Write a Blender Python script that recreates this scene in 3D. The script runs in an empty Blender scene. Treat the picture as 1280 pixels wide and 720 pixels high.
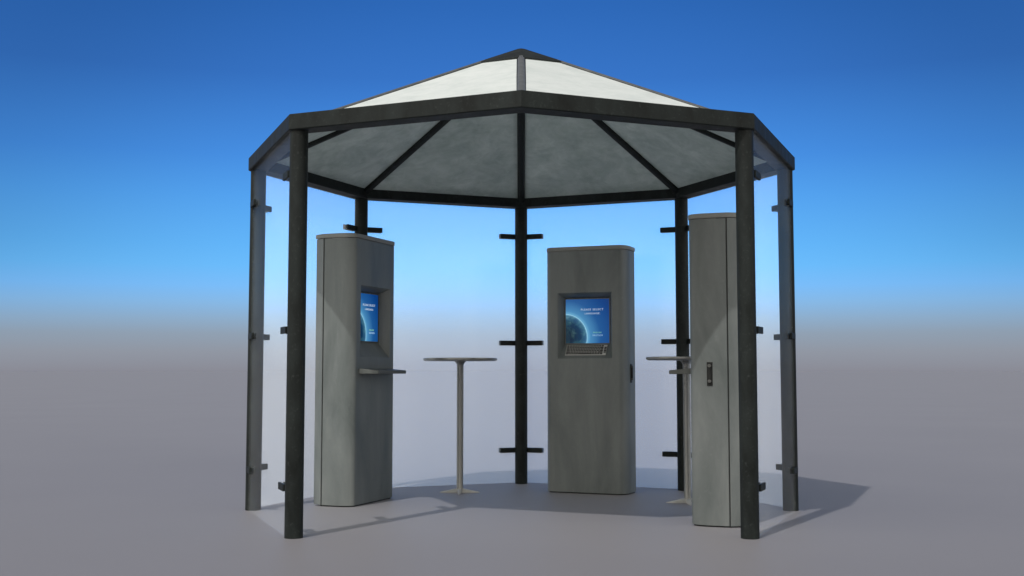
import bpy, bmesh, math
from mathutils import Vector, Matrix

SC = bpy.context.scene
COL = SC.collection
PI = math.pi
R = math.radians


# ------------------------------------------------------------------ helpers
def lin(r, g, b):
    f = lambda c: (c / 12.92 if c <= .04045 else ((c + .055) / 1.055) ** 2.4)
    return (f(r / 255), f(g / 255), f(b / 255), 1)


def empty(name, loc=(0, 0, 0), rz=0.0):
    o = bpy.data.objects.new(name, None)
    o.empty_display_size = .2
    o.location = loc
    o.rotation_euler = (0, 0, rz)
    COL.objects.link(o)
    return o


def tag(o, label=None, cat=None, group=None, kind=None):
    if label: o['label'] = label
    if cat: o['category'] = cat
    if group: o['group'] = group
    if kind: o['kind'] = kind
    return o


def link(name, me, mat=None, parent=None):
    if mat is not None and not me.materials:
        me.materials.append(mat)
    o = bpy.data.objects.new(name, me)
    COL.objects.link(o)
    if parent is not None:
        o.parent = parent
    return o


def obj(name, bm, mat, parent=None, smooth=None):
    me = bpy.data.meshes.new(name)
    bmesh.ops.recalc_face_normals(bm, faces=bm.faces)
    bm.to_mesh(me)
    bm.free()
    if smooth:
        for p in me.polygons:
            p.use_smooth = True
        me.set_sharp_from_angle(angle=R(smooth))
    return link(name, me, mat, parent)


def copy_tree(o, parent=None):
    c = o.copy()
    COL.objects.link(c)
    c.parent = parent
    for ch in list(o.children):
        copy_tree(ch, c)
    return c


def add_box(bm, lo, hi, bevel=0.0, mtx=None):
    c = [(a + b) / 2 for a, b in zip(lo, hi)]
    s = [abs(b - a) for a, b in zip(lo, hi)]
    m = Matrix.Translation(c) @ Matrix.Diagonal((*s, 1))
    if mtx is not None:
        m = mtx @ m
    r = bmesh.ops.create_cube(bm, size=1, matrix=m)
    if bevel:
        es = list({e for v in r['verts'] for e in v.link_edges})
        bmesh.ops.bevel(bm, geom=es, offset=bevel, segments=2, profile=.6, affect='EDGES')


def add_loft(bm, loops, cap0=True, cap1=True):
    """loops: list of equal length point lists"""
    vs = [[bm.verts.new(p) for p in lp] for lp in loops]
    n = len(vs[0])
    for a, b in zip(vs, vs[1:]):
        for i in range(n):
            j = (i + 1) % n
            bm.faces.new((a[i], a[j], b[j], b[i]))
    if cap0: bm.faces.new(vs[0][::-1])
    if cap1: bm.faces.new(vs[-1])
    return vs


def circle(r, z, n=32, cx=0, cy=0):
    return [(cx + r * math.cos(2 * PI * i / n), cy + r * math.sin(2 * PI * i / n), z) for i in range(n)]


# ---------------------------------------------------------------- materials
def new_mat(name):
    m = bpy.data.materials.new(name)
    m.use_nodes = True
    nt = m.node_tree
    return m, nt, nt.nodes, nt.links, nt.nodes['Principled BSDF']


def ramp(nodes, stops, interp='LINEAR'):
    n = nodes.new('ShaderNodeValToRGB')
    n.color_ramp.interpolation = interp
    el = n.color_ramp.elements
    while len(el) < len(stops):
        el.new(.5)
    for e, (p, c) in zip(el, stops):
        e.position = p
        e.color = c if len(c) == 4 else (*c, 1)
    return n


def noise(nodes, links, coord, scale, detail=6, rough=.6, stretch=None, dist=0.0):
    n = nodes.new('ShaderNodeTexNoise')
    n.inputs['Scale'].default_value = scale
    n.inputs['Detail'].default_value = detail
    n.inputs['Roughness'].default_value = rough
    n.inputs['Distortion'].default_value = dist
    if stretch:
        mp = nodes.new('ShaderNodeMapping')
        mp.inputs['Scale'].default_value = stretch
        links.new(coord, mp.inputs['Vector'])
        coord = mp.outputs['Vector']
    links.new(coord, n.inputs['Vector'])
    return n


def mixc(nodes, links, a, b, fac, mode='MIX'):
    n = nodes.new('ShaderNodeMix')
    n.data_type = 'RGBA'
    n.blend_type = mode
    for s, v in (('A', a), ('B', b)):
        i = [x for x in n.inputs if x.name == s and x.type == 'RGBA'][0]
        if hasattr(v, 'links') or hasattr(v, 'is_linked'):
            links.new(v, i)
        else:
            i.default_value = v
    i = n.inputs[0]
    if hasattr(fac, 'is_linked'):
        links.new(fac, i)
    else:
        i.default_value = fac
    return [x for x in n.outputs if x.type == 'RGBA'][0]


def worn_metal(name, dark, light, speck, rough=.5, metallic=0.0, scale=7, fine=70, stretch=(1, 1, .35),
               speck_amt=.35, bump=.15, spec=.5):
    m, nt, N, L, P = new_mat(name)
    co = N.new('ShaderNodeTexCoord').outputs['Object']
    big = noise(N, L, co, scale, 7, .62, stretch, .4)
    rb = ramp(N, [(.32, dark), (.68, light)])
    L.new(big.outputs['Fac'], rb.inputs[0])
    fn = noise(N, L, co, fine, 4, .7)
    rf = ramp(N, [(.58, (0, 0, 0, 1)), (.78, (1, 1, 1, 1))])
    L.new(fn.outputs['Fac'], rf.inputs[0])
    mu = N.new('ShaderNodeMath'); mu.operation = 'MULTIPLY'
    L.new(rf.outputs[0], mu.inputs[0]); mu.inputs[1].default_value = speck_amt
    c = mixc(N, L, rb.outputs[0], speck, mu.outputs[0])
    L.new(c, P.inputs['Base Color'])
    rr = ramp(N, [(.3, (rough - .1,) * 3), (.7, (min(1, rough + .12),) * 3)])
    L.new(big.outputs['Fac'], rr.inputs[0])
    L.new(rr.outputs[0], P.inputs['Roughness'])
    P.inputs['Metallic'].default_value = metallic
    P.inputs['Specular IOR Level'].default_value = spec
    b = N.new('ShaderNodeBump')
    b.inputs['Strength'].default_value = bump
    b.inputs['Distance'].default_value = .003
    L.new(fn.outputs['Fac'], b.inputs['Height'])
    L.new(b.outputs[0], P.inputs['Normal'])
    return m


M = {}
M['frame'] = worn_metal('black_green_worn_paint', (.0042, .0062, .0060, 1), (.0185, .0240, .0236, 1), (.075, .09, .085, 1),
                        rough=.6, scale=9, fine=48, speck_amt=.42, spec=.2)
M['rib'] = worn_metal('rafter_grey_paint', (.070, .075, .077, 1), (.105, .111, .114, 1), (.15, .155, .155, 1),
                      rough=.38, scale=8, fine=80, stretch=(1, 1, 1), speck_amt=.2)
M['kiosk'] = worn_metal('grey_green_kiosk_paint', (.066, .080, .080, 1), (.158, .172, .170, 1), (.205, .215, .211, 1),
                        rough=.5, scale=3.2, fine=26, stretch=(1, 1, .28), speck_amt=.22, bump=.04)
M['trim'] = worn_metal('kiosk_cap_paint', (.16, .165, .155, 1), (.21, .21, .198, 1), (.25, .25, .235, 1),
                       rough=.5, scale=5, fine=40, stretch=(1, 1, 1), speck_amt=.2, bump=.04)
M['steel'] = worn_metal('dull_brushed_steel', (.24, .245, .237, 1), (.37, .37, .355, 1), (.46, .455, .44, 1),
                        rough=.34, metallic=.7, scale=9, fine=60, stretch=(1, 1, .15), speck_amt=.25, bump=.05)
M['foot'] = worn_metal('pale_cast_aluminium', (.36, .365, .355, 1), (.48, .48, .465, 1), (.55, .55, .54, 1),
                       rough=.5, scale=14, fine=70, stretch=(1, 1, 1), speck_amt=.2, bump=.03)
M['plate'] = worn_metal('silver_keyboard_plate', (.40, .405, .395, 1), (.48, .48, .465, 1), (.5, .5, .49, 1),
                        rough=.5, scale=12, fine=90, stretch=(1, 1, 1), speck_amt=.2, bump=.03)
M['shelf'] = worn_metal('dark_grey_shelf_paint', (.062, .070, .068, 1), (.095, .102, .098, 1), (.14, .145, .14, 1),
                        rough=.5, scale=7, fine=50, stretch=(1, 1, 1), speck_amt=.2, bump=.04, spec=.3)
M['black'] = worn_metal('black_plastic', (.008, .009, .009, 1), (.014, .015, .015, 1), (.03, .03, .03, 1),
                        rough=.5, scale=20, fine=120, stretch=(1, 1, 1), speck_amt=.2, bump=.05, spec=.2)
M['keycap'] = worn_metal('matt_black_keycap', (.004, .0045, .0045, 1), (.007, .0075, .0075, 1), (.02, .02, .02, 1),
                         rough=.8, scale=20, fine=120, stretch=(1, 1, 1), speck_amt=.1, bump=.02, spec=.1)
M['grey_plastic'] = worn_metal('dark_grey_plastic', (.05, .052, .05, 1), (.075, .077, .074, 1), (.1, .1, .1, 1),
                               rough=.45, scale=20, fine=120, stretch=(1, 1, 1), speck_amt=.2, bump=.05)


def roof_material(name, cols, dark, scale):
    m, nt, N, L, P = new_mat(name)
    co = N.new('ShaderNodeTexCoord').outputs['Object']
    a = noise(N, L, co, scale, 8, .66, (1, 1, 2), .6)
    ra = ramp(N, [(.30, cols[0]), (.5, cols[1]), (.72, cols[2])])
    L.new(a.outputs['Fac'], ra.inputs[0])
    b = noise(N, L, co, 11, 6, .7, None, .8)
    rb = ramp(N, [(.38, dark), (.6, (1, 1, 1, 1))])
    L.new(b.outputs['Fac'], rb.inputs[0])
    c = mixc(N, L, ra.outputs[0], rb.outputs[0], .75, 'MULTIPLY')
    L.new(c, P.inputs['Base Color'])
    P.inputs['Roughness'].default_value = .55
    return m


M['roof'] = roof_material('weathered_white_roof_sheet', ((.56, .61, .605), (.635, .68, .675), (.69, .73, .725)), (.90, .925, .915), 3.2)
M['underside'] = roof_material('mottled_roof_underside', ((.33, .40, .385), (.465, .54, .515), (.60, .67, .64)), (.80, .85, .825), 3.0)


def ground_material():
    m, nt, N, L, P = new_mat('smooth_grey_ground')
    co = N.new('ShaderNodeTexCoord').outputs['Object']
    a = noise(N, L, co, .35, 5, .55)
    ra = ramp(N, [(.3, (.183, .178, .194, 1)), (.7, (.197, .191, .208, 1))])
    L.new(a.outputs['Fac'], ra.inputs[0])
    b = noise(N, L, co, 45, 4, .7)
    rb = ramp(N, [(.3, (.95, .95, .95, 1)), (.7, (1, 1, 1, 1))])
    L.new(b.outputs['Fac'], rb.inputs[0])
    c = mixc(N, L, ra.outputs[0], rb.outputs[0], .6, 'MULTIPLY')
    L.new(c, P.inputs['Base Color'])
    P.inputs['Roughness'].default_value = .6
    P.inputs['Specular IOR Level'].default_value = .5
    P.inputs['Sheen Weight'].default_value = .09      # sheen added to pale the far ground, in place of horizon haze
    P.inputs['Sheen Roughness'].default_value = .3
    return m


M['ground'] = ground_material()


def glass_material():
    """thin clear pane with added translucence and gloss imitating its reflected brightness"""
    m, nt, N, L, P = new_mat('brightened_clear_glass')
    N.remove(P)
    out = N['Material Output']
    tr = N.new('ShaderNodeBsdfTransparent'); tr.inputs[0].default_value = (.985, .99, .99, 1)
    gl = N.new('ShaderNodeBsdfGlossy'); gl.inputs['Roughness'].default_value = .25
    lw = N.new('ShaderNodeLayerWeight'); lw.inputs[0].default_value = .3
    rl = ramp(N, [(0, (.028, .028, .028)), (.3, (.03, .03, .03)), (.65, (.045, .045, .046))])
    L.new(lw.outputs['Facing'], rl.inputs[0]); L.new(rl.outputs[0], gl.inputs['Color'])
    tl = N.new('ShaderNodeBsdfTranslucent'); rt = ramp(N, [(.0, (.25, .275, .28)), (.12, (.24, .265, .27)), (.34, (.14, .15, .155)), (.62, (.056, .055, .054))])  # added translucence, standing in for light reflected by the pane
    L.new(lw.outputs['Facing'], rt.inputs[0]); L.new(rt.outputs[0], tl.inputs[0])
    a1 = N.new('ShaderNodeAddShader'); a2 = N.new('ShaderNodeAddShader')
    L.new(tr.outputs[0], a1.inputs[0]); L.new(gl.outputs[0], a1.inputs[1])
    L.new(a1.outputs[0], a2.inputs[0]); L.new(tl.outputs[0], a2.inputs[1])
    L.new(a2.outputs[0], out.inputs['Surface'])
    return m


M['glass'] = glass_material()


def screen_material():
    """lit display: blue gradient with a planet in the lower left corner"""
    m, nt, N, L, P = new_mat('lit_blue_display')
    N.remove(P)
    out = N['Material Output']
    co = N.new('ShaderNodeTexCoord').outputs['Object']
    sep = N.new('ShaderNodeSeparateXYZ'); L.new(co, sep.inputs[0])

    def math_(op, a, b=None):
        n = N.new('ShaderNodeMath'); n.operation = op
        for i, v in enumerate((a, b)):
            if v is None: continue
            if isinstance(v, (int, float)): n.inputs[i].default_value = v
            else: L.new(v, n.inputs[i])
        return n.outputs[0]
    dx = math_('ADD', sep.outputs['X'], .19)
    dz = math_('ADD', sep.outputs['Z'], .131)
    r = math_('SQRT', math_('ADD', math_('MULTIPLY', dx, dx), math_('MULTIPLY', dz, dz)))
    RAD = .19
    # outside
    t = math_('MULTIPLY', math_('SUBTRACT', r, RAD), 1 / .32)
    bg = ramp(N, [(0, (.22, .62, .95)), (.08, (.09, .36, .70)), (.35, (.018, .14, .44)), (.75, (.004, .07, .32)),
                  (1, (.006, .05, .22))])
    L.new(t, bg.inputs[0])
    # planet
    ns = noise(N, L, co, 16, 7, .62, None, .5)
    land = ramp(N, [(.44, (.006, .06, .15)), (.56, (.03, .13, .19)), (.68, (.11, .25, .30))])
    L.new(ns.outputs['Fac'], land.inputs[0])
    ti = math_('DIVIDE', r, RAD)
    at = ramp(N, [(.30, (.4, .4, .42)), (.75, (.85, .9, .95)), (.93, (1.0, 1.0, 1.0)), (1.0, (1, 1, 1))])
    L.new(ti, at.inputs[0])
    pl = mixc(N, L, land.outputs[0], at.outputs[0], 1.0, 'MULTIPLY')
    rim = ramp(N, [(.70, (0, 0, 0)), (.92, (.035, .10, .17)), (.975, (.14, .34, .50)), (.99, (.55, .95, 1.1))])
    L.new(ti, rim.inputs[0])
    pl2 = mixc(N, L, pl, rim.outputs[0], 1.0, 'ADD')
    inside = math_('LESS_THAN', r, RAD)
    c = mixc(N, L, bg.outputs[0], pl2, inside)
    em = N.new('ShaderNodeEmission')
    L.new(c, em.inputs[0]); em.inputs[1].default_value = .66
    gl = N.new('ShaderNodeBsdfGlossy'); gl.inputs['Roughness'].default_value = .15
    gl.inputs['Color'].default_value = (.008, .008, .008, 1)
    ad = N.new('ShaderNodeAddShader')
    L.new(em.outputs[0], ad.inputs[0]); L.new(gl.outputs[0], ad.inputs[1])
    L.new(ad.outputs[0], out.inputs['Surface'])
    return m


M['screen'] = screen_material()


def text_mat(name, col):
    m, nt, N, L, P = new_mat(name)
    N.remove(P)
    em = N.new('ShaderNodeEmission'); em.inputs[0].default_value = col; em.inputs[1].default_value = .8
    L.new(em.outputs[0], N['Material Output'].inputs['Surface'])
    return m


M['white_text'] = text_mat('lit_white_lettering', (.60, .74, .92, 1))
M['green_text'] = text_mat('lit_green_lettering', (.25, .62, .45, 1))
M['blue_text'] = text_mat('lit_pale_blue_lettering', (.42, .68, .98, 1))

# ------------------------------------------------------------------- ground
bm = bmesh.new()
bmesh.ops.create_grid(bm, x_segments=40, y_segments=40, size=4000)
g = obj('ground', bm, M['ground'])
tag(g, 'smooth plain grey ground spreading to the hazy horizon', 'ground', kind='structure')

# ----------------------------------------------------------------- pavilion
RP = 1.902            # post circle
Z0, Z1 = 2.426, 2.524  # eave beam bottom / top
RO, RI = 1.976, 1.832  # eave beam outer / inner (at the corners)


def vert(k, r, z=0.0):
    a = k * PI / 4
    return Vector((r * math.sin(a), -r * math.cos(a), z))


pav = empty('pavilion')
tag(pav, 'octagonal dark metal pavilion with white pitched roof and glass side panels', 'pavilion')

# posts, seven of them: the front corner is left open
ZC = (2.171, 1.227, .290)
for k in (-1, 1, -2, 2, -3, 3, 4):
    base = vert(k, RP)
    bm = bmesh.new()
    add_loft(bm, [circle(.053, -.01), circle(.0545, .001), circle(.0545, Z0 + .002)])
    po = obj('post', bm, M['frame'], pav, 40)
    po.location = base
    for sgn in (-1, 1):
        k2 = k + sgn
        if k2 == 0 or k2 == 8 and False:
            continue
        d = (vert(k2, RP) - base).normalized()
        n = Vector((d.y, -d.x, 0))
        if n.dot(base) < 0: n = -n
        mt = Matrix((d, n, Vector((0, 0, 1)))).transposed().to_4x4()
        for zc in ZC:
            bm = bmesh.new()
            add_box(bm, (.035, .012, zc - .021), (.189, .030, zc + .021), .003, mt)
            add_box(bm, (.035, .0455, zc - .021), (.189, .062, zc + .021), .003, mt)
            add_box(bm, (.030, .014, zc - .020), (.062, .058, zc + .020), .002, mt)
            obj('glass_clamp', bm, M['frame'], po)

# eave beams
prof = [(RO - .006, Z0), (RO, Z0 + .006), (RO, Z1 - .005), (RO - .005, Z1), (RI + .004, Z1 - .004), (RI, Z1 - .010),
        (RI, Z0 + .005), (RI + .005, Z0)]
for k in range(8):
    bm = bmesh.new()
    add_loft(bm, [[vert(k, r, z) for r, z in prof], [vert(k + 1, r, z) for r, z in prof]])
    obj('eave_beam', bm, M['frame'], pav)

# roof sheets, rafters and cap
AZ, SL = 3.311, .4372
rz = lambda r: AZ - SL * r
for k in range(8):
    bm = bmesh.new()
    pts = [(k, .28), (k + 1, .28), (k + 1, 1.86), (k, 1.86)]
    add_loft(bm, [[vert(a, r, rz(r) - .007) for a, r in pts], [vert(a, r, rz(r) + .007) for a, r in pts]])
    rp_ = obj('roof_panel', bm, M['roof'], pav)
    rp_.data.materials.append(M['underside'])
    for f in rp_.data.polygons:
        if f.normal.z < -.3: f.material_index = 1  # downward faces take the darker, greener mottled colour
for k in range(8):
    bm = bmesh.new()
    a, b = vert(k, .36, rz(.36)), vert(k, 1.885, rz(1.885) - .004)
    ax = (b - a).normalized()
    sd = Vector((-ax.y, ax.x, 0)).normalized()
    up = sd.cross(ax)
    if up.z < 0: up = -up
    nn = 20
    lp = []
    for p in (a, b):
        ring = []
        for i in range(nn):
            t = 2 * PI * i / nn
            cx_, cy_ = math.cos(t), math.sin(t)
            # rounded on top, squarer underneath
            e = .55 if cy_ < 0 else 1.0
            x = .0315 * math.copysign(abs(cx_) ** e, cx_)
            y = (.036 if cy_ < 0 else .011) * math.copysign(abs(cy_) ** e, cy_)
            ring.append(p + sd * x + up * y)
        lp.append(ring)
    add_loft(bm, lp)
    ra = obj('rafter', bm, M['frame'], pav, 35)
    bm = bmesh.new()
    lp = []
    for p in (a, b):
        lp.append([p + sd * (.024 * math.cos(PI * i / 12)) + up * (.006 + .013 * math.sin(PI * i / 12)) for i in range(13)])
    add_loft(bm, lp)
    obj('cover_strip', bm, M['rib'], ra, 50)
bm = bmesh.new()
CR, CZ = .425, 3.146
lo = [vert(k, CR - .004, CZ - .022) for k in range(8)]
l1 = [vert(k, CR, CZ - .020) for k in range(8)]
l2 = [vert(k, CR, CZ) for k in range(8)]
l3 = [vert(k, .03, 3.331 - .03 * .43) for k in range(8)]
vs = add_loft(bm, [lo, l1, l2, l3], cap0=False)
obj('roof_cap', bm, M['frame'], pav)

# glass panels between neighbouring posts, outside the post line
AP = 1.795
half = AP * math.tan(PI / 8) - .003
for k in (-3, -2, 1, 2, 3, 4):
    if k in (4,): ks = -4
    else: ks = k
    am = (ks + .5) * PI / 4
    n = Vector((math.sin(am), -math.cos(am), 0))
    d = Vector((math.cos(am), math.sin(am), 0))
    bm = bmesh.new()
    mt = Matrix((d, n, Vector((0, 0, 1)))).transposed().to_4x4()
    add_box(bm, (-half, AP - .005, .006), (half, AP + .005, Z0 - .004), 0, mt)
    obj('glass_panel', bm, M['glass'], pav)

# ------------------------------------------------------------------- kiosks
HW, DF, DB, HT = .350, .243, .333, 1.993
RC, RY = .065, .130   # corner: tight on the front, long on the flank


def plan_front(off=0.0, n=12):
    """front shell outline, open at the back: from left rear round the front to right rear"""
    hw, rc, ry, y0 = HW + off, RC + off, RY + off, -off
    p = [(-hw + .003, DF), (-hw, DF - .003)]
    for i in range(n + 1):
        t = PI + (PI / 2) * i / n
        p.append((-hw + rc + rc * math.cos(t), y0 + ry + ry * math.sin(t)))
    q = [(-x, y) for x, y in reversed(p)]
    return p, q


def text_mesh(body, size):
    cu = bpy.data.curves.new('lettering', 'FONT')
    cu.body = body
    cu.size = size
    cu.align_x = 'CENTER'
    cu.align_y = 'CENTER'
    cu.extrude = .0006
    cu.offset = .0001
    cu.space_character = 1.3
    o = bpy.data.objects.new('lettering', cu)
    COL.objects.link(o)
    dg = bpy.context.evaluated_depsgraph_get()
    me = bpy.data.meshes.new_from_object(o.evaluated_get(dg))
    bpy.data.objects.remove(o)
    me.transform(Matrix.Rotation(PI / 2, 4, 'X'))
    return me


OX, OZ0, OZ1 = .232, 1.083, 1.617         # opening of the recess
SX, SZ0, SZ1, SD = .186, 1.207, 1.567, .086  # screen


def make_kiosk(shelf=True, keyboard=False):
    k = empty('information_kiosk')
    L_, R_ = plan_front()
    zb, zt = .010, 1.957
    # shell with the recess
    bm = bmesh.new()
    fx = HW - RC
    outline = L_ + R_
    vb = [bm.verts.new((x, y, zb)) for x, y in outline]
    vt = [bm.verts.new((x, y, zt)) for x, y in outline]
    nL = len(L_)
    for i in range(len(outline)):
        j = (i + 1) % len(outline)
        if i == nL - 1:
            continue
        bm.faces.new((vb[i], vb[j], vt[j], vt[i]))
    xs = [-fx, -OX, OX, fx]
    zs = [zb, OZ0, OZ1, zt]
    gv = {}
    for i, x in enumerate(xs):
        for j, z in enumerate(zs):
            if i == 0 and j == 0: v = vb[nL - 1]
            elif i == 3 and j == 0: v = vb[nL]
            elif i == 0 and j == 3: v = vt[nL - 1]
            elif i == 3 and j == 3: v = vt[nL]
            else: v = bm.verts.new((x, 0, z))
            gv[i, j] = v
    for i in range(3):
        for j in range(3):
            if (i, j) == (1, 1): continue
            bm.faces.new((gv[i, j], gv[i + 1, j], gv[i + 1, j + 1], gv[i, j + 1]))
    # recess walls with a small lip
    o_ = [gv[1, 1], gv[2, 1], gv[2, 2], gv[1, 2]]
    lipv = [bm.verts.new((s * (OX - .004), .004, z)) for s, z in
            ((-1, OZ0 + .004), (1, OZ0 + .004), (1, OZ1 - .004), (-1, OZ1 - .004))]
    inn = [bm.verts.new((s * (SX + .006), SD, z)) for s, z in
           ((-1, SZ0 - .006), (1, SZ0 - .006), (1, SZ1 + .006), (-1, SZ1 + .006))]
    inn2 = [bm.verts.new((s * (SX + .006), SD + .03, z)) for s, z in
            ((-1, SZ0 - .006), (1, SZ0 - .006), (1, SZ1 + .006), (-1, SZ1 + .006))]
    for A, B in ((o_, lipv), (lipv, inn), (inn, inn2)):
        for i in range(4):
            j = (i + 1) % 4
            bm.faces.new((A[i], A[j], B[j], B[i]))
    bm.faces.new(inn2)
    bm.faces.new(vb[::-1]) if False else None
    me_body = obj('front_shell', bm, M['kiosk'], k, 32)
    # rear housing, slanted inwards
    bm = bmesh.new()
    rp = [(-HW + .003, DF + .007), (-HW, DF + .010), (-HW + .042, DB), (HW - .042, DB), (HW, DF + .010),
          (HW - .003, DF + .007)]
    add_loft(bm, [[(x, y, zb) for x, y in rp], [(x, y, zt) for x, y in rp]])
    obj('rear_housing', bm, M['kiosk'], k)
    # dark core seen in the seam and at the base
    bm = bmesh.new()
    add_box(bm, (-HW + .009, DF - .06, 0.0), (HW - .009, DF + .011, zt + .004))
    pl_ = [(x * (1 - .012 / HW), .010 + y * .9) for x, y in outline]
    add_loft(bm, [[(x, y, 0.0) for x, y in pl_], [(x, y, .013) for x, y in pl_]])
    obj('inner_frame', bm, M['black'], k)
    # cap
    bm = bmesh.new()
    L2, R2 = plan_front(.005)
    oc = L2[2:] + R2[:-2]
    oc = [(-HW - .005, DF + .015), ] + oc + [(HW + .005, DF + .015), (HW - .036, DB + .005), (-HW + .036, DB + .005)]
    ins = lambda s: [(x * (1 - s / HW), .17 + (y - .17) * (1 - s / .17)) for x, y in oc]
    add_loft(bm, [[(x, y, zt - .001) for x, y in ins(.014)], [(x, y, zt + .004) for x, y in ins(.014)],
                  [(x, y, zt + .005) for x, y in ins(.001)], [(x, y, zt + .007) for x, y in oc],
                  [(x, y, HT - .004) for x, y in oc], [(x, y, HT) for x, y in ins(.005)]])
    obj('cap', bm, M['trim'], k, 30)
    # screen
    bm = bmesh.new()
    add_box(bm, (-SX, -.004, -.18), (SX, .004, .18))
    sc = obj('screen', bm, M['screen'], k)
    sc.location = (0, SD - .002, (SZ0 + SZ1) / 2)
    bm = bmesh.new()
    w = .007
    for lo, hi in (((-SX - w, -.008, -.18 - w), (-SX, .004, .18 + w)), ((SX, -.008, -.18 - w), (SX + w, .004, .18 + w)),
                   ((-SX, -.008, .18), (SX, .004, .18 + w)), ((-SX, -.008, -.18 - w), (SX, .004, -.18))):
        add_box(bm, lo, hi)
    obj('bezel', bm, M['grey_plastic'], sc)
    for body, size, x, z, mat, wd in (('PLEASE SELECT', .0225, .040, .094, 'white_text', .190),
                                      ('LANGUAGE:', .020, .043, .062, 'white_text', .130),
                                      ('ENGLISH', .017, .083, -.094, 'green_text', .070),
                                      ('DEUTSCH', .018, .087, -.117, 'blue_text', .084)):
        me = text_mesh(body, size)
        ws = max(v.co.x for v in me.vertices) - min(v.co.x for v in me.vertices)
        me.transform(Matrix.Diagonal((wd / ws, 1, 1, 1)))
        t = link('lettering', me, M[mat], sc)
        t.location = (x, -.0052, z)
    # lock handle on the viewer's right side
    bm = bmesh.new()
    add_box(bm, (HW - .004, .113, .887), (HW + .006, .149, 1.038), .003)
    h = obj('door_handle', bm, M['black'], k)
    bm = bmesh.new()
    add_box(bm, (HW + .004, .121, .920), (HW + .016, .141, 1.022), .004)
    obj('lever', bm, M['black'], h)
    for zc in (1.014, .917):
        bm = bmesh.new()
        add_loft(bm, [[(HW + .007, .130 + .0125 * math.cos(t * PI / 8), zc + .011 * math.sin(t * PI / 8)) for t in range(16)],
                      [(HW + .019, .130 + .011 * math.cos(t * PI / 8), zc + .0095 * math.sin(t * PI / 8)) for t in range(16)]])
        obj('lock_cylinder', bm, M['grey_plastic'], h, 40)
    if shelf:
        bm = bmesh.new()
        pl = [(-.252, .004), (-.234, -.146), (-.228, -.152), (.214, -.152), (.220, -.146), (.238, .004)]
        top = lambda y: .986 + .014 * (1 + min(0, y) / .156)
        add_loft(bm, [[(x * .992, min(.004, y * .985), .961) for x, y in pl],
                      [(x, y, .964) for x, y in pl],
                      [(x, y, top(y) - .003) for x, y in pl],
                      [(x * .99, min(.004, y * .98), top(y)) for x, y in pl]])
        obj('shelf', bm, M['shelf'], k)
    if keyboard:
        # on the sloping lower face of the recess
        p0 = Vector((0, .004, OZ0 + .004)); p1 = Vector((0, SD, SZ0 - .006))
        v = (p1 - p0); ln = v.length; v.normalize()
        n = Vector((1, 0, 0)).cross(v)
        mt = Matrix.Translation(p0) @ Matrix((Vector((1, 0, 0)), v, n)).transposed().to_4x4()
        bm = bmesh.new()
        add_box(bm, (-.172, .026, -.002), (.1715, ln - .0135, .006), .001)
        kb = obj('keyboard', bm, M['plate'], k)
        kb.matrix_local = mt
        rows = [(1.3, 1, 1, 1.3, 5.5, 1, 1, 1, 1.1), (1.9,) + (1,) * 10 + (2.1,), (1.6,) + (1,) * 11 + (1.5,),
                (1.4,) + (1,) * 12 + (1.1,), (1,) * 13 + (1.6,), (1,) * 14]
        X0, X1 = -.170, .145
        dy = (ln - .010 - .022 - .014) / 6
        cache = {}
        for ri, row in enumerate(rows):
            tot = sum(row)
            x = X0
            for wk in row:
                w_ = wk / tot * (X1 - X0)
                key = round(w_, 4)
                if key not in cache:
                    bm = bmesh.new()
                    hx, hy = w_ / 2 - .0021, dy / 2 - .0024
                    add_loft(bm, [[(-hx, -hy, 0), (hx, -hy, 0), (hx, hy, 0), (-hx, hy, 0)],
                                  [(-hx * .86, -hy * .82, .003), (hx * .86, -hy * .82, .003), (hx * .86, hy * .82, .003),
                                   (-hx * .86, hy * .82, .003)]])
                    ko = obj('key', bm, M['keycap'], kb)
                    cache[key] = ko.data
                else:
                    ko = link('key', cache[key], None, kb)
                ko.location = (x + w_ / 2, .022 + .007 + dy * (ri + .5), .0062)
                x += w_
        for ri in range(1, 5):
            key = 'n'
            if key not in cache:
                bm = bmesh.new()
                hx, hy = .0097, dy / 2 - .0024
                add_loft(bm, [[(-hx, -hy, 0), (hx, -hy, 0), (hx, hy, 0), (-hx, hy, 0)],
                              [(-hx * .86, -hy * .82, .003), (hx * .86, -hy * .82, .003), (hx * .86, hy * .82, .003),
                               (-hx * .86, hy * .82, .003)]])
                ko = obj('key', bm, M['keycap'], kb)
                cache[key] = ko.data
            else:
                ko = link('key', cache[key], None, kb)
            ko.location = (.160, .022 + .007 + dy * (ri + .5), .0062)
    return k


GK = 'grey kiosks under the pavilion roof'
k1 = make_kiosk(shelf=True)
k1.location = (-1.102, .4494, 0); k1.rotation_euler = (0, 0, R(-21.0 + 90))
tag(k1, 'tall grey kiosk with lit blue screen above a small side-on shelf', 'kiosk', GK)
k3 = copy_tree(k1)
k3.location = (1.175, -.4995, 0); k3.rotation_euler = (0, 0, R(163. + 90))
tag(k3, 'tall grey kiosk seen from its side, black handle in view and screen turned away', 'kiosk', GK)
k2 = make_kiosk(shelf=False, keyboard=True)
k2.location = (.5113, 1.063, 0); k2.rotation_euler = (0, 0, R(-111.2 + 90))
tag(k2, 'tall grey kiosk facing forward with keyboard below its blue screen', 'kiosk', GK)

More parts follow.
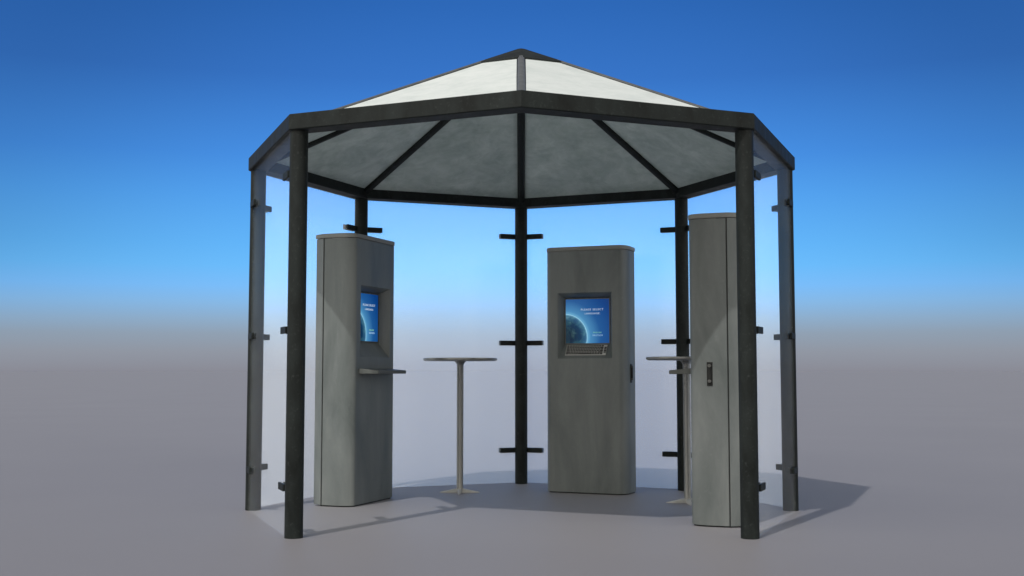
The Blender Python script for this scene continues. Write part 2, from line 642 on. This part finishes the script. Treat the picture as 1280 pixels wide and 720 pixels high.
# ------------------------------------------------------------------- tables
t1 = empty('standing_table')
tag(t1, 'slim round standing table in the open between two kiosks', 'table', 'round standing tables')
bm = bmesh.new()
add_loft(bm, [circle(.285, 1.062, 56), circle(.298, 1.067, 56), circle(.302, 1.074, 56), circle(.302, 1.083, 56),
              circle(.297, 1.087, 56)])
obj('tabletop', bm, M['steel'], t1, 40)
bm = bmesh.new()
add_loft(bm, [circle(.0285, .006, 28), circle(.0275, .05, 28), circle(.0275, 1.03, 28), circle(.034, 1.045, 28),
              circle(.05, 1.0625, 28)])
obj('column', bm, M['steel'], t1, 40)
for i in range(4):
    bm = bmesh.new()
    st = [(.012, .019, .036), (.05, .016, .029), (.10, .011, .017), (.150, .006, .007), (.163, .0025, .004)]
    lp = []
    for r, hw, h in st:
        lp.append([(r, -hw, 0.0), (r, -hw, h * .75), (r, -hw * .6, h), (r, hw * .6, h), (r, hw, h * .75), (r, hw, 0.0)])
    add_loft(bm, lp)
    f = obj('foot', bm, M['foot'], t1)
    f.rotation_euler = (0, 0, i * PI / 2)
t1.location = (-.498, 1.163, 0)
t2 = copy_tree(t1)
t2.location = (1.243, .452, 0)
tag(t2, 'slim round standing table half hidden behind the side-on kiosk', 'table', 'round standing tables')

# ------------------------------------------------------------ light and sky
sun_d = Vector((.985, 1.625, -2.50)).normalized()
to_sun = -sun_d
elev = math.asin(to_sun.z)
rot = math.atan2(to_sun.x, to_sun.y)
sl = bpy.data.lights.new('sun', 'SUN')
sl.energy = 2.2
sl.angle = R(.8)
sl.color = (1, .955, .90)
so = bpy.data.objects.new('sun', sl)
so.rotation_euler = sun_d.to_track_quat('-Z', 'Y').to_euler()
so.location = to_sun * 30
COL.objects.link(so)

W = bpy.data.worlds.new('World')
SC.world = W
W.use_nodes = True
N, L = W.node_tree.nodes, W.node_tree.links
bgn = N['Background']
sky = N.new('ShaderNodeTexSky')
sky.sky_type = 'NISHITA'
sky.sun_disc = False
sky.sun_elevation = elev
sky.sun_rotation = rot
sky.dust_density = 2.5
co = N.new('ShaderNodeTexCoord').outputs['Generated']
nrm = N.new('ShaderNodeVectorMath'); nrm.operation = 'NORMALIZE'
L.new(co, nrm.inputs[0])
sep = N.new('ShaderNodeSeparateXYZ')
L.new(nrm.outputs[0], sep.inputs[0])
STR = .08
zf = N.new('ShaderNodeMath'); zf.operation = 'MULTIPLY'; zf.inputs[1].default_value = 2.5
L.new(sep.outputs['Z'], zf.inputs[0])


def sy(y):  # height fraction for a row of the photograph's clear sky
    return 2.5 * math.sin(math.atan((360 - y) / 1417.6) + .0732)


stops = [(0.0, lin(138, 139, 149)), (sy(455), lin(141, 144, 155)), (sy(440), lin(145, 151, 163)), (sy(418), lin(145, 161, 179)),
         (sy(400), lin(143, 174, 204)), (sy(380), lin(136, 186, 232)), (sy(360), lin(124, 191, 252)),
         (sy(335), lin(109, 190, 255)), (sy(310), lin(101, 184, 253)), (sy(250), lin(86, 166, 245)), (sy(200), lin(73, 147, 233)),
         (sy(100), lin(57, 119, 203)), (sy(5), lin(48, 109, 192))]
band = ramp(N, stops)
L.new(zf.outputs[0], band.inputs[0])
# the band is written for the camera's exposure; the Background multiplies everything by STR
sc_ = N.new('ShaderNodeVectorMath'); sc_.operation = 'SCALE'; sc_.inputs['Scale'].default_value = 1 / STR
L.new(band.outputs[0], sc_.inputs[0])
hs = N.new('ShaderNodeHueSaturation')
hs.inputs['Saturation'].default_value = .12
L.new(sky.outputs[0], hs.inputs['Color'])
up = N.new('ShaderNodeMapRange')
up.interpolation_type = 'SMOOTHSTEP'
up.inputs['From Min'].default_value = .33
up.inputs['From Max'].default_value = .60
L.new(sep.outputs['Z'], up.inputs['Value'])
mix = N.new('ShaderNodeMix'); mix.data_type = 'RGBA'
L.new(up.outputs[0], mix.inputs[0])
ia = [i for i in mix.inputs if i.type == 'RGBA']
# pale unseen glare behind the camera, added to light the kiosk fronts; slight dimming away from due north
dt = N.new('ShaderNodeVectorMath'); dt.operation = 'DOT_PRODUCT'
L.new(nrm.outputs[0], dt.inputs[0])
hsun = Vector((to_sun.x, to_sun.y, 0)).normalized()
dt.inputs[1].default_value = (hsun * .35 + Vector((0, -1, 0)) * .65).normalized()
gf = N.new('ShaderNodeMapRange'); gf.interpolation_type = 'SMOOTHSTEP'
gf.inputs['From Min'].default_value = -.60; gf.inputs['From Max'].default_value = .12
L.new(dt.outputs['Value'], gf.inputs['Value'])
dn = N.new('ShaderNodeVectorMath'); dn.operation = 'DOT_PRODUCT'
L.new(nrm.outputs[0], dn.inputs[0]); dn.inputs[1].default_value = (0, 1, 0)
df = N.new('ShaderNodeMapRange'); df.interpolation_type = 'SMOOTHSTEP'  # sky colour darkened to both sides, imitating lens vignetting
df.inputs['From Min'].default_value = .88; df.inputs['From Max'].default_value = .99
df.inputs['To Min'].default_value = .72; df.inputs['To Max'].default_value = 1.0
L.new(dn.outputs['Value'], df.inputs['Value'])
ef = N.new('ShaderNodeMapRange'); ef.interpolation_type = 'SMOOTHSTEP'
ef.inputs['From Min'].default_value = .0; ef.inputs['From Max'].default_value = .12
L.new(sep.outputs['Z'], ef.inputs['Value'])
d1 = N.new('ShaderNodeMix'); d1.data_type = 'FLOAT'
L.new(ef.outputs[0], d1.inputs[0]); d1.inputs[2].default_value = 1.0; L.new(df.outputs[0], d1.inputs[3])
dm = N.new('ShaderNodeVectorMath'); dm.operation = 'SCALE'
L.new(sc_.outputs[0], dm.inputs[0]); L.new(d1.outputs[0], dm.inputs['Scale'])
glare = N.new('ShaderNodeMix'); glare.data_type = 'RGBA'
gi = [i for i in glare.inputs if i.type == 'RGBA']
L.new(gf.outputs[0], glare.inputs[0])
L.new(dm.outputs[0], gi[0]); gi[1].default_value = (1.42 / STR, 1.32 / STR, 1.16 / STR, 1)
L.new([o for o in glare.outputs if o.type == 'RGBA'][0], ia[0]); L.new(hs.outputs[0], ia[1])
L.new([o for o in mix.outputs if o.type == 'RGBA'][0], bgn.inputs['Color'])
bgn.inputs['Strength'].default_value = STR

# ------------------------------------------------------------------- camera
cam = bpy.data.cameras.new('camera')
cam.sensor_width = 36
cam.lens = 36 * 1417.65 / 1280
cam.clip_end = 20000
co_ = bpy.data.objects.new('camera', cam)
co_.location = (-.004, -8.1168, .98)
co_.rotation_euler = (PI / 2 + .0732, 0, .0077)
COL.objects.link(co_)
SC.camera = co_

# ------------------------------------------------------------------- render
SC.render.engine = 'CYCLES'
SC.cycles.transparent_max_bounces = 24
SC.cycles.max_bounces = 8
SC.cycles.use_denoising = True
SC.view_settings.view_transform = 'Standard'
SC.view_settings.look = 'None'
SC.view_settings.exposure = 0
SC.view_settings.gamma = 1
